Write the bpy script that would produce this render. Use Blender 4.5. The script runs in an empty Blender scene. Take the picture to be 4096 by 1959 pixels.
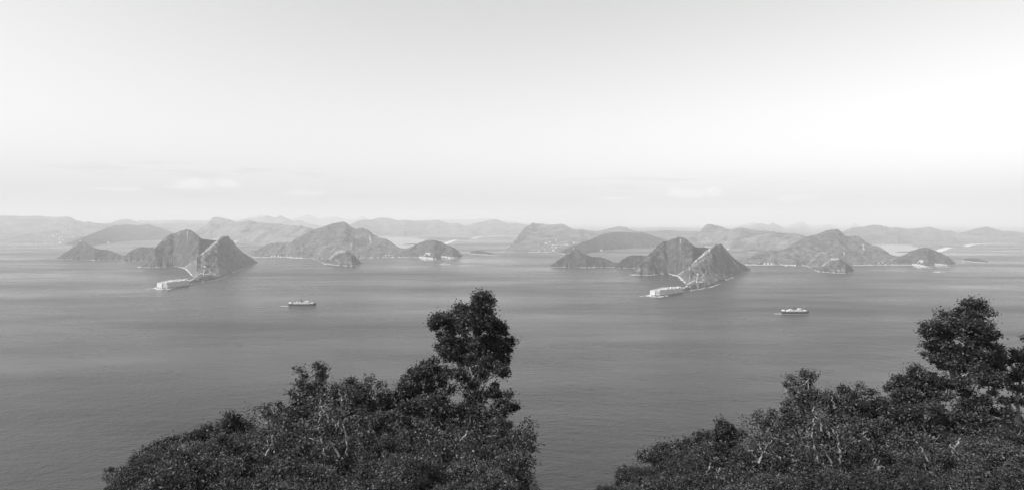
import bpy, math, random
import numpy as np
random.seed(7); rng = np.random.default_rng(7)
SC = bpy.context.scene
COL = SC.collection

# ------------------------------------------------------------------ camera, sky, sun, exposure
F, H, YH, XC = 2465.0, 220.0, 885.0, 2048.0      # focal length and horizon in pixels of the 4096 px photograph, eye height in metres
cam = bpy.data.cameras.new('camera'); co = bpy.data.objects.new('camera', cam); COL.objects.link(co)
co.location = (0, 0, H); co.rotation_euler = (math.radians(90), 0, 0)
cam.sensor_width = 36; cam.lens = 36*F/4096; cam.shift_y = -94.5/4096
cam.clip_start = 0.5; cam.clip_end = 120000
SC.camera = co

SUN_AZ, SUN_EL = math.radians(-117), math.radians(47)     # azimuth from +Y towards +X
world = bpy.data.worlds.new('World'); SC.world = world; world.use_nodes = True
wn, wl = world.node_tree.nodes, world.node_tree.links
for n in list(wn): wn.remove(n)
def N(t, nodes, **kw):
    n = nodes.new(t)
    for k, v in kw.items(): setattr(n, k, v)
    return n
def mth(nodes, links, op, a, b=None, c=None, clamp=False):
    n = nodes.new('ShaderNodeMath'); n.operation = op; n.use_clamp = clamp
    for i, v in enumerate((a, b, c)):
        if v is None: continue
        if isinstance(v, (int, float)): n.inputs[i].default_value = v
        else: links.new(v, n.inputs[i])
    return n.outputs[0]
sky = N('ShaderNodeTexSky', wn, sky_type='NISHITA', sun_disc=False)
sky.sun_elevation = SUN_EL; sky.sun_rotation = SUN_AZ; sky.altitude = 0; sky.dust_density = 1.2; sky.air_density = 1.0
sep = N('ShaderNodeSeparateColor', wn); wl.new(sky.outputs[0], sep.inputs[0])       # the plate is monochrome and sees blue best
tone = mth(wn, wl, 'ADD', mth(wn, wl, 'MULTIPLY', sep.outputs[2], 0.95), mth(wn, wl, 'MULTIPLY', sep.outputs[1], 0.05))
tc = N('ShaderNodeTexCoord', wn); sx = N('ShaderNodeSeparateXYZ', wn); wl.new(tc.outputs['Generated'], sx.inputs[0])
az = mth(wn, wl, 'ARCTAN2', sx.outputs[0], sx.outputs[1]); el = sx.outputs[2]
def cloudnoise(sxx, sy, scale, detail, seed):
    cb = N('ShaderNodeCombineXYZ', wn)
    wl.new(mth(wn, wl, 'MULTIPLY', az, sxx), cb.inputs[0]); wl.new(mth(wn, wl, 'MULTIPLY', el, sy), cb.inputs[1]); cb.inputs[2].default_value = seed
    nz = N('ShaderNodeTexNoise', wn); nz.inputs['Scale'].default_value = scale; nz.inputs['Detail'].default_value = detail; nz.inputs['Roughness'].default_value = 0.6
    wl.new(cb.outputs[0], nz.inputs['Vector']); return nz.outputs[0]
def gauss(a0, e0, wa, we):
    da = mth(wn, wl, 'DIVIDE', mth(wn, wl, 'SUBTRACT', az, a0), wa); de = mth(wn, wl, 'DIVIDE', mth(wn, wl, 'SUBTRACT', el, e0), we)
    s = mth(wn, wl, 'ADD', mth(wn, wl, 'MULTIPLY', da, da), mth(wn, wl, 'MULTIPLY', de, de))
    return mth(wn, wl, 'EXPONENT', mth(wn, wl, 'MULTIPLY', s, -1.0))
cn = cloudnoise(1.0, 2.2, 34.0, 6.0, 1.3)
cum = None
for g in ((.276, .043, .045, .012), (.315, .045, .028, .010), (-.475, .052, .045, .012), (-.435, .055, .028, .010), (.43, .033, .045, .007), (-.325, .043, .045, .007), (.17, .036, .05, .004), (-.57, .044, .05, .004)):
    gg = gauss(*g); cum = gg if cum is None else mth(wn, wl, 'MAXIMUM', cum, gg)
cm = N('ShaderNodeMapRange', wn, interpolation_type='SMOOTHSTEP'); wl.new(mth(wn, wl, 'ADD', mth(wn, wl, 'MULTIPLY', cum, 0.55), mth(wn, wl, 'MULTIPLY', cn, 0.7)), cm.inputs[0])
cm.inputs[1].default_value = 0.62; cm.inputs[2].default_value = 0.86
sn = cloudnoise(1.0, 16.0, 9.0, 4.0, 4.1)
band = gauss(-.45, .073, .22, .012); band2 = gauss(.22, .060, .22, .012); band3 = gauss(.35, .030, .3, .010); band4 = gauss(-.4, .040, .3, .010)
bb = mth(wn, wl, 'MAXIMUM', mth(wn, wl, 'MAXIMUM', band, band2), mth(wn, wl, 'MAXIMUM', band3, band4))
sm = N('ShaderNodeMapRange', wn, interpolation_type='SMOOTHSTEP'); wl.new(sn, sm.inputs[0]); sm.inputs[1].default_value = 0.46; sm.inputs[2].default_value = 0.66
streak = mth(wn, wl, 'MULTIPLY', sm.outputs[0], bb)
fac = mth(wn, wl, 'ADD', mth(wn, wl, 'MULTIPLY', cm.outputs[0], 0.24), mth(wn, wl, 'MULTIPLY', streak, -0.15))
val = mth(wn, wl, 'MULTIPLY', tone, mth(wn, wl, 'ADD', fac, 1.0))
cc = N('ShaderNodeCombineColor', wn)
for i in range(3): wl.new(val, cc.inputs[i])
bg = N('ShaderNodeBackground', wn); wl.new(cc.outputs[0], bg.inputs[0]); bg.inputs[1].default_value = 0.10
wo = N('ShaderNodeOutputWorld', wn); wl.new(bg.outputs[0], wo.inputs[0])

sl = bpy.data.lights.new('sun', 'SUN'); so = bpy.data.objects.new('sun', sl); COL.objects.link(so)
sl.energy = 4.0; sl.angle = math.radians(0.6); sl.color = (1, 1, 1)
from mathutils import Vector
sd = Vector((math.cos(SUN_EL)*math.sin(SUN_AZ), math.cos(SUN_EL)*math.cos(SUN_AZ), math.sin(SUN_EL)))
so.rotation_euler = sd.to_track_quat('Z', 'Y').to_euler(); so.location = (-500, -200, 800)
vs = SC.view_settings; vs.view_transform = 'Standard'; vs.look = 'None'; vs.gamma = 1; vs.use_curve_mapping = False; vs.exposure = 0.85
SC.render.engine = 'CYCLES'
cy = SC.cycles; cy.use_denoising = True; cy.max_bounces = 6; cy.volume_bounces = 1; cy.sample_clamp_indirect = 5

# ------------------------------------------------------------------ helpers
HALF = {'right': (0.0, 0.0), 'left': (-1972.0, -30.0)}    # where the same landscape sits in each half of the stereo plate
def depth(y): return F*H/(y - YH)                          # distance of a point of the sea seen at image row y
def seaP(x, y, z=0.0):
    Y = F*(H - z)/(y - YH); return ((x - XC)/F*Y, Y, z)
def P(x, y, Y): return ((x - XC)/F*Y, Y, H - (y - YH)/F*Y)
def A3(pts): return [(2130 + u/2.576, 860 + v/2.576) for u, v in pts]
def A4(pts): return [(2950 + u/2.342, 860 + v/2.342) for u, v in pts]
def shift(pts, half):
    ox, oy = HALF[half]; return [(x + ox, y + oy) for x, y in pts]

def hash2(xi, yi, seed):
    h = (xi.astype(np.int64)*374761393 + yi.astype(np.int64)*668265263 + seed*1274126177) & 0xffffffff
    h = ((h ^ (h >> 13))*1274126177) & 0xffffffff
    return ((h ^ (h >> 16)) & 0xffffff)/float(0xffffff)
def vnoise(x, y, seed=0):
    x = np.asarray(x, float); y = np.asarray(y, float)
    xi = np.floor(x); yi = np.floor(y); fx = x - xi; fy = y - yi
    fx = fx*fx*(3 - 2*fx); fy = fy*fy*(3 - 2*fy)
    a = hash2(xi, yi, seed); b = hash2(xi + 1, yi, seed); c = hash2(xi, yi + 1, seed); d = hash2(xi + 1, yi + 1, seed)
    return (a*(1 - fx) + b*fx)*(1 - fy) + (c*(1 - fx) + d*fx)*fy
def fbm(x, y, o=4, seed=0, g=0.5):
    s = 0; a = 1; t = 0
    for k in range(o):
        s = s + a*(vnoise(x, y, seed + k*17)*2 - 1); t += a; a *= g; x = x*2.03 + 11.3; y = y*2.03 - 7.7
    return s/t

def mat(name, col, rough=0.9, spec=0.2):
    m = bpy.data.materials.new(name); m.use_nodes = True
    b = m.node_tree.nodes['Principled BSDF']; b.inputs['Roughness'].default_value = rough
    b.inputs['Specular IOR Level'].default_value = spec
    b.inputs['Base Color'].default_value = (col, col, col, 1)
    return m
def noisy(name, c0, c1, scale, rough=0.9, spec=0.2, detail=5, bump=0.0, bscale=None, rock=None, coords='Object', lo=0.38, hi=0.62, stretch=(1, 1, 1), grain=0):
    """grey material whose value wanders between c0 and c1; rock = value taken where the mesh attribute 'rock' is 1"""
    m = mat(name, c0, rough, spec); nt = m.node_tree; n, l = nt.nodes, nt.links; b = n['Principled BSDF']
    t = N('ShaderNodeTexCoord', n); mp = N('ShaderNodeMapping', n); mp.inputs['Scale'].default_value = stretch
    l.new(t.outputs[coords], mp.inputs[0])
    z = N('ShaderNodeTexNoise', n); z.inputs['Scale'].default_value = scale; z.inputs['Detail'].default_value = detail; z.inputs['Roughness'].default_value = 0.74
    l.new(mp.outputs[0], z.inputs['Vector'])
    r = N('ShaderNodeMapRange', n); l.new(z.outputs[0], r.inputs[0]); r.inputs[1].default_value = lo; r.inputs[2].default_value = hi
    r.inputs[3].default_value = c0; r.inputs[4].default_value = c1
    out = r.outputs[0]
    if grain:
        z4 = N('ShaderNodeTexNoise', n); z4.inputs['Scale'].default_value = grain; z4.inputs['Detail'].default_value = 5; z4.inputs['Roughness'].default_value = .7; l.new(t.outputs[coords], z4.inputs['Vector'])
        r4 = N('ShaderNodeMapRange', n); l.new(z4.outputs[0], r4.inputs[0]); r4.inputs[1].default_value = .36; r4.inputs[2].default_value = .64; r4.inputs[3].default_value = .68; r4.inputs[4].default_value = 1.32
        out = mth(n, l, 'MULTIPLY', out, r4.outputs[0])
    if rock is not None:
        at = N('ShaderNodeAttribute', n, attribute_name='rock'); z2 = N('ShaderNodeTexNoise', n); z2.inputs['Scale'].default_value = scale*1.5; z2.inputs['Detail'].default_value = 7; z2.inputs['Roughness'].default_value = .7
        l.new(t.outputs[coords], z2.inputs['Vector'])
        rm = N('ShaderNodeMapRange', n, interpolation_type='SMOOTHSTEP')
        l.new(mth(n, l, 'ADD', at.outputs['Fac'], mth(n, l, 'MULTIPLY_ADD', z2.outputs[0], 1.5, -.75)), rm.inputs[0]); rm.inputs[1].default_value = 0.35; rm.inputs[2].default_value = 1.0
        rk = mth(n, l, 'MULTIPLY_ADD', z2.outputs[0], rock*0.7, rock*0.62)
        mx = N('ShaderNodeMix', n); mx.data_type = 'FLOAT'; l.new(rm.outputs[0], mx.inputs[0]); l.new(out, mx.inputs[2]); l.new(rk, mx.inputs[3]); out = mx.outputs[0]
    cbn = N('ShaderNodeCombineColor', n)
    for i in range(3): l.new(out, cbn.inputs[i])
    l.new(cbn.outputs[0], b.inputs['Base Color'])
    if bump:
        z3 = N('ShaderNodeTexNoise', n); z3.inputs['Scale'].default_value = bscale or scale*3; z3.inputs['Detail'].default_value = 4
        l.new(mp.outputs[0], z3.inputs['Vector'])
        bp = N('ShaderNodeBump', n); bp.inputs['Strength'].default_value = 1.0; bp.inputs['Distance'].default_value = bump
        l.new(z3.outputs[0], bp.inputs['Height']); l.new(bp.outputs[0], b.inputs['Normal'])
    return m

M = {}
M['wood'] = noisy('forest_slope', .010, .052, .045, detail=9, bump=3.0, bscale=.10, grain=.13, rock=.21)
M['grass'] = noisy('grassy_slope', .035, .150, .035, detail=9, bump=2.2, bscale=.11, grain=.12, rock=.36)
M['mid'] = noisy('haze_toned_forest', .035, .11, .03, detail=9, bump=3.0, bscale=.08, grain=.09, rock=.34)  # forest lightened: part of the haze is put into its colour
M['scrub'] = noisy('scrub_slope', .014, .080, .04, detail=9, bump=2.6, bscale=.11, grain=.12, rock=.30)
M['far'] = noisy('haze_toned_far_forest', .05, .15, .006, detail=9, bump=9.0, bscale=.03, grain=.035, rock=.2)  # paler than near woods, thicker distance haze painted into the base colour
M['lagoon'] = noisy('lagoon_water', .10, .16, .004, rough=.22, spec=.5)
M['rock'] = noisy('shore_rock', .08, .20, .09, detail=6, bump=.8, bscale=.4)
M['sand'] = noisy('beach_sand', .32, .44, .02)
M['white'] = noisy('limewash', .46, .60, .25, detail=3)
M['stone'] = noisy('fort_masonry', .34, .50, .12, detail=6, bump=.08, bscale=.9, stretch=(1, 1, 2))
M['deck'] = noisy('fort_pavement', .14, .32, .08, detail=5)
M['roof'] = noisy('tile_roof', .22, .36, .5)
M['roofpale'] = noisy('pale_roof', .34, .52, .5)
M['dark'] = mat('dark_opening', .03)
M['hull'] = noisy('ship_hull_paint', .022, .05, .15, rough=.5)
M['shipwhite'] = noisy('ship_white_paint', .52, .64, .2, rough=.5)
M['funnel'] = mat('funnel_paint', .05, .5)
M['planks'] = noisy('deck_planks', .32, .45, .3)
M['bark'] = noisy('pale_bark', .12, .28, 2.2, detail=4, bump=.01, bscale=9, stretch=(1, 1, .35))
M['barkdark'] = noisy('grey_bark', .11, .26, 2.2, detail=4, bump=.01, bscale=9, stretch=(1, 1, .35))
M['soil'] = noisy('hillside_earth', .018, .05, .6, detail=6, bump=.2, bscale=1.2)
def leafmat(name, c0, c1, rough=.5):
    m = mat(name, c0, rough, .3); n, l = m.node_tree.nodes, m.node_tree.links; b = n['Principled BSDF']
    g = N('ShaderNodeNewGeometry', n); r = N('ShaderNodeMapRange', n); l.new(mth(n, l, 'POWER', g.outputs['Random Per Island'], 2.2), r.inputs[0]); r.inputs[3].default_value = c0; r.inputs[4].default_value = c1
    cbn = N('ShaderNodeCombineColor', n)
    for i in range(3): l.new(r.outputs[0], cbn.inputs[i])
    l.new(cbn.outputs[0], b.inputs['Base Color'])
    tr = N('ShaderNodeBsdfTranslucent', n); l.new(cbn.outputs[0], tr.inputs[0]); mxs = N('ShaderNodeMixShader', n); mxs.inputs[0].default_value = .22
    l.new(b.outputs[0], mxs.inputs[1]); l.new(tr.outputs[0], mxs.inputs[2]); l.new(mxs.outputs[0], n['Material Output'].inputs[0]); return m
M['leaf'] = leafmat('leaf', .014, .068)
M['leafpale'] = leafmat('pale_leaf', .022, .10)
M['leafdark'] = leafmat('dark_leaf', .010, .050)

def link(ob, parent=None, label=None, cat=None, group=None, kind=None):
    COL.objects.link(ob)
    if parent is not None: ob.parent = parent
    if label: ob['label'] = label
    if cat: ob['category'] = cat
    if group: ob['group'] = group
    if kind: ob['kind'] = kind
    return ob
def mesh_np(name, co_, quads, m, parent=None, attr=None, smooth=False, **kw):
    me = bpy.data.meshes.new(name); co_ = np.ascontiguousarray(co_, dtype=np.float32); q = np.ascontiguousarray(quads, dtype=np.int32)
    me.vertices.add(len(co_)); me.vertices.foreach_set('co', co_.ravel())
    me.loops.add(q.size); me.loops.foreach_set('vertex_index', q.ravel())
    me.polygons.add(len(q)); me.polygons.foreach_set('loop_start', np.arange(0, q.size, q.shape[1], dtype=np.int32))
    if attr is not None:
        a = me.attributes.new('rock', 'FLOAT', 'POINT'); a.data.foreach_set('value', np.ascontiguousarray(attr, dtype=np.float32).ravel())
    me.update(calc_edges=True); me.validate()
    if smooth: me.polygons.foreach_set('use_smooth', np.ones(len(q), dtype=bool))
    me.materials.append(m)
    return link(bpy.data.objects.new(name, me), parent, **kw)
def gridquads(nr, nc):
    i = np.arange(nr*nc).reshape(nr, nc)
    return np.stack([i[:-1, :-1], i[:-1, 1:], i[1:, 1:], i[1:, :-1]], -1).reshape(-1, 4)
class MB:
    def __init__(s): s.v = []; s.f = []
    def add(s, vs, fs):
        b = len(s.v); s.v += [tuple(v) for v in vs]; s.f += [tuple(i + b for i in f) for f in fs]; return s
    def box(s, c, d, rz=0, taper=1.0):
        c0, s0 = math.cos(rz), math.sin(rz); vs = []
        for z in (0, 1):
            k = taper if z else 1
            for x, y in ((-1, -1), (1, -1), (1, 1), (-1, 1)):
                X, Y = x*d[0]/2*k, y*d[1]/2*k; vs.append((c[0] + X*c0 - Y*s0, c[1] + X*s0 + Y*c0, c[2] + z*d[2]))
        return s.add(vs, [(3, 2, 1, 0), (4, 5, 6, 7), (0, 1, 5, 4), (1, 2, 6, 5), (2, 3, 7, 6), (3, 0, 4, 7)])
    def prism(s, poly, z0, z1, poly2=None):
        n = len(poly); p2 = poly2 or poly
        return s.add([(x, y, z0) for x, y in poly] + [(x, y, z1) for x, y in p2],
                     [tuple(reversed(range(n))), tuple(range(n, 2*n))] + [(i, (i + 1) % n, n + (i + 1) % n, n + i) for i in range(n)])
    def tube(s, pts, rad, k=6):
        pts = [Vector(p) for p in pts]; vs = []; n = len(pts)
        for i, p in enumerate(pts):
            t = (pts[min(i + 1, n - 1)] - pts[max(i - 1, 0)]).normalized()
            a = t.cross(Vector((0.31, 0.95, 0.05)))
            if a.length < 1e-3: a = Vector((1, 0, 0))
            a.normalize(); b = t.cross(a)
            for j in range(k):
                th = 2*math.pi*j/k; vs.append(p + (a*math.cos(th) + b*math.sin(th))*rad[i])
        fs = [(i*k + j, i*k + (j + 1) % k, (i + 1)*k + (j + 1) % k, (i + 1)*k + j) for i in range(n - 1) for j in range(k)]
        return s.add(vs, fs + [tuple(reversed(range(k))), tuple(range((n - 1)*k, n*k))])
    def mesh(s, name, m):
        me = bpy.data.meshes.new(name); me.from_pydata(s.v, [], s.f); me.update(); me.materials.append(m); return me
    def build(s, name, m, parent=None, **kw): return link(bpy.data.objects.new(name, s.mesh(name, m)), parent, **kw)
def empty(name, loc, rz=0, **kw):
    o = bpy.data.objects.new(name, None); o.location = loc; o.rotation_euler = (0, 0, rz); o.empty_display_size = 2; return link(o, **kw)

ORD = 'first second third fourth fifth sixth seventh eighth ninth tenth eleventh twelfth thirteenth fourteenth fifteenth sixteenth seventeenth eighteenth nineteenth twentieth twenty-first twenty-second twenty-third twenty-fourth twenty-fifth twenty-sixth'.split()
# ------------------------------------------------------------------ air and sea
hz = MB().box((0, 21000, -3.0), (90000, 64000, 800.0)).build('haze', mat('haze_air', 1.0), kind='stuff')
nt = hz.data.materials[0].node_tree; n, l = nt.nodes, nt.links
for k in list(n): n.remove(k)
pv = N('ShaderNodeVolumePrincipled', n); pv.inputs['Color'].default_value = (.80, .80, .80, 1); pv.inputs['Density'].default_value = 9.3e-5; pv.inputs['Anisotropy'].default_value = 0.0
om = N('ShaderNodeOutputMaterial', n); l.new(pv.outputs[0], om.inputs['Volume'])

sea_m = mat('sea_water', .035, .16, .5); n, l = sea_m.node_tree.nodes, sea_m.node_tree.links; b = n['Principled BSDF']; b.inputs['IOR'].default_value = 1.33
t = N('ShaderNodeTexCoord', n)
def wave(sxy, rot, scale, detail, rgh=.6):
    mp = N('ShaderNodeMapping', n); mp.inputs['Scale'].default_value = (sxy[0], sxy[1], 1); mp.inputs['Rotation'].default_value = (0, 0, math.radians(rot))
    l.new(t.outputs['Object'], mp.inputs[0]); z = N('ShaderNodeTexNoise', n); z.inputs['Scale'].default_value = scale; z.inputs['Detail'].default_value = detail; z.inputs['Roughness'].default_value = rgh
    l.new(mp.outputs[0], z.inputs['Vector']); return z.outputs[0]
w1 = wave((.55, 1), 24, .085, 4, .65); w2 = wave((.7, 1), -18, .26, 4, .65); w3 = wave((.3, 1), 16, .022, 2); pat = wave((.3, 1), -14, .0022, 5, .65)
hgt = mth(n, l, 'ADD', mth(n, l, 'ADD', mth(n, l, 'MULTIPLY', w1, 2.6), mth(n, l, 'MULTIPLY', w2, 1.2)), mth(n, l, 'MULTIPLY', w3, 1.6))
bp = N('ShaderNodeBump', n); bp.inputs['Strength'].default_value = 1; bd = N('ShaderNodeMapRange', n); l.new(pat, bd.inputs[0]); bd.inputs[1].default_value = .36; bd.inputs[2].default_value = .64; bd.inputs[3].default_value = .35; bd.inputs[4].default_value = 1.7; l.new(bd.outputs[0], bp.inputs['Distance']); l.new(hgt, bp.inputs['Height']); l.new(bp.outputs[0], b.inputs['Normal'])
rr = N('ShaderNodeMapRange', n); l.new(pat, rr.inputs[0]); rr.inputs[1].default_value = .35; rr.inputs[2].default_value = .65; rr.inputs[3].default_value = .16; rr.inputs[4].default_value = .40; l.new(rr.outputs[0], b.inputs['Roughness'])
rc = N('ShaderNodeMapRange', n); l.new(pat, rc.inputs[0]); rc.inputs[1].default_value = .3; rc.inputs[2].default_value = .7; rc.inputs[3].default_value = .026; rc.inputs[4].default_value = .007
cbn = N('ShaderNodeCombineColor', n)
for i in range(3): l.new(rc.outputs[0], cbn.inputs[i])
l.new(cbn.outputs[0], b.inputs['Base Color'])
mesh_np('sea', [(-44000, -9000, 0), (44000, -9000, 0), (44000, 52000, 0), (-44000, 52000, 0)], [[0, 1, 2, 3]], sea_m, kind='structure')

# ------------------------------------------------------------------ hills: front shoreline and skyline traced, depth follows from the slope
HILLS = {}
def hill(name, half, crest, front, slope, m, prof=None, nx=None, nf=46, nb=12, amp=3.0, wl_=40.0, gully=5.0, gw=60.0, rocks=(), shore=3.0, absd=None, seed=0, back=1.0):
    cr = shift(crest, half); fr = shift(front, half)
    x0, x1 = cr[0][0], cr[-1][0]; nx = nx or max(24, int((x1 - x0)/1.7))
    x = np.linspace(x0, x1, nx)
    def pl(pts, jit):
        xs = np.array([p[0] for p in pts]); ys = np.array([p[1] for p in pts]); y = np.interp(x, xs, ys)
        k = max(1, int(jit*nx/(x1 - x0))); 
        if k > 1:
            ker = np.hanning(2*k + 1)[1:-1]; ker /= ker.sum(); yp = np.pad(y, k - 1, mode='edge'); y = np.convolve(yp, ker, 'valid')[:nx]
        return y
    yc = pl(cr, 4); yf = np.maximum(pl(fr, 9), YH + 8)
    Yf = F*H/(yf - YH); dY = F*H/(yf + fbm(x*.1, x*0, 3, seed + 3)*min(1.6, .008*(yf.mean() - YH)) - YH) - Yf
    s = np.interp(x, [x0 + (x1 - x0)*a for a, _ in slope], [v for _, v in slope]) if isinstance(slope, (list, tuple)) else np.full(nx, slope)
    if absd is not None:
        Yc = np.full(nx, absd) if np.isscalar(absd) else np.interp(x, [x0, x1], absd)
        Yf = np.minimum(Yf, Yc*.93)
    else:
        d = np.maximum((yf - yc)/F*Yf, 0)/np.maximum(s + (yc - YH)/F, .02)
        k = max(2, nx//10); ker = np.hanning(2*k + 1)[1:-1]; ker /= ker.sum(); d = np.convolve(np.pad(d, k - 1, mode='edge'), ker, 'valid')[:nx]
        d = np.maximum(d, 3)
        Yc = Yf + d
    zc = np.maximum(H - (yc - YH)/F*Yc, .3)
    prof = prof or [(0, 0), (.05, .07), (.5, .53), (.85, .9), (1, 1)]
    tf = np.linspace(0, 1, nf); pf = np.interp(tf, [p[0] for p in prof], [p[1] for p in prof])
    tb = np.linspace(0, 1, nb + 1)[1:]
    Yr = np.concatenate([Yf[None] + (Yc - Yf)[None]*tf[:, None], Yc[None] + ((Yc - Yf)*back)[None]*tb[:, None]])
    Yr[:nf] += dY[None]*((1 - tf)**5)[:, None]
    Z = np.concatenate([zc[None]*pf[:, None], zc[None]*((1 - tb)**1.1)[:, None]])
    Z0 = Z.copy()
    X = (x - XC)[None]/F*Yr
    sc = np.clip(Z/np.maximum(zc[None], 1), 0, 1)
    env = np.clip(4*sc*(1 - sc), 0, 1)
    w = wl_; g = 1 - np.abs(fbm(X/gw, Yr/gw*.45, 3, seed + 31)*2)
    Z = Z + env*np.minimum(zc[None]*.30, gully*1.5)*(g - .6) + fbm(X/w, Yr/w, 5, seed + 1, .6)*np.minimum(zc[None]*.12, amp)*np.clip(sc*5, 0, 1)
    Z = Z + (vnoise(X/7.0, Yr/9.0, seed + 5) - .4)*np.minimum(zc[None]*.06, min(3.4, amp*.9))*np.clip(sc*6, 0, 1)
    Z[0] = -2.0; Z[-1] = -2.0
    px = XC + F*X/Yr; py = YH + F*(H - Z)/Yr
    ox, oy = HALF[half]; at = np.clip(1.15 - Z/max(shore, .1), 0, 1) if shore else Z*0
    for r in rocks:
        pts = r[0]; wd = r[1]; st = r[2] if len(r) > 2 else 1.0
        for (ax, ay), (bx, by) in zip(pts[:-1], pts[1:]):
            ax += ox; bx += ox; ay += oy; by += oy
            vx, vy = bx - ax, by - ay; tt = np.clip(((px - ax)*vx + (py - ay)*vy)/(vx*vx + vy*vy + 1e-6), 0, 1)
            dd = np.hypot(px - ax - tt*vx, py - ay - tt*vy); at = np.maximum(at, np.clip(1.3 - dd/wd, 0, 1)*st)
    rows = nf + nb
    ob = mesh_np(name, np.stack([X, Yr, Z], -1).reshape(-1, 3), gridquads(rows, nx), m, attr=at, smooth=True, kind='structure')
    HILLS[(half, seed)] = (px[:nf], py[:nf], X[:nf], Yr[:nf], Z[:nf])
    return ob
def on_hill(half, seed, x, y):
    """the point of a built slope that the traced position (x, y) of the right half looks at"""
    ox, oy = HALF[half]; x += ox; y += oy
    px, py, X, Y, Z = HILLS[(half, seed)]
    j = int(np.argmin(np.abs(px[0] - x))); c = py[:, j]
    i = np.where(c <= y)[0]; i = int(i[0]) if len(i) else len(c) - 1
    i = max(1, i); a = (c[i - 1] - y)/max(c[i - 1] - c[i], 1e-6) if c[i] < c[i - 1] else 0; a = min(max(a, 0), 1)
    Yv = Y[i - 1, j]*(1 - a) + Y[i, j]*a; Zv = Z[i - 1, j]*(1 - a) + Z[i, j]*a
    return ((x - XC)/F*Yv, Yv, max(Zv, .5))
def strip(name, half, pts, w0, m, z=.3, jag=.5, step=1.2, seed=0, kind='stuff', rise=0.0, gaps=0.0):
    """an irregular ribbon lying along a traced shoreline: surf or sand"""
    p = shift(pts, half); xs = [p[0]]
    for a, b in zip(p[:-1], p[1:]):
        k = max(1, int(math.hypot(b[0] - a[0], (b[1] - a[1])*3)/step))
        xs += [(a[0] + (b[0] - a[0])*i/k, a[1] + (b[1] - a[1])*i/k) for i in range(1, k + 1)]
    q = np.array([seaP(x, y) for x, y in xs]); d = np.gradient(q[:, :2], axis=0); ln = np.hypot(d[:, 0], d[:, 1]) + 1e-6
    nrm = np.stack([d[:, 1], -d[:, 0]], 1)/ln[:, None]
    s = np.cumsum(ln); nz = fbm(s/14, s*0, 4, seed); nz2 = fbm(s/9, s*0 + 9, 4, seed + 4)
    w = w0*np.clip(.55 + jag*nz*1.4 - gaps*(fbm(s/60, s*0, 2, seed + 8) > .15), .04, 2)
    a = q.copy(); a[:, :2] += nrm*(w*.8 + nz2[:]*w0*jag*.4)[:, None]; c = q.copy(); c[:, :2] -= nrm*(w0*.5)
    a[:, 2] = z; c[:, 2] = z + rise; mid = (a + c)/2; mid[:, 2] += .25
    v = np.stack([a, mid, c]); return mesh_np(name, v.reshape(-1, 3), gridquads(3, len(q)), m, kind=kind, smooth=True)

foam = mat('foam', .44, .8, .2)
FT = [(0, 0), (.03, .07), (.35, .22), (.6, .45), (1, 1)]
T6 = lambda u, v: (2130 + u/7.36, 930 + v/7.36)
T5 = lambda u, v: (3200 + u/4.293, 1000 + v/4.293)

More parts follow.
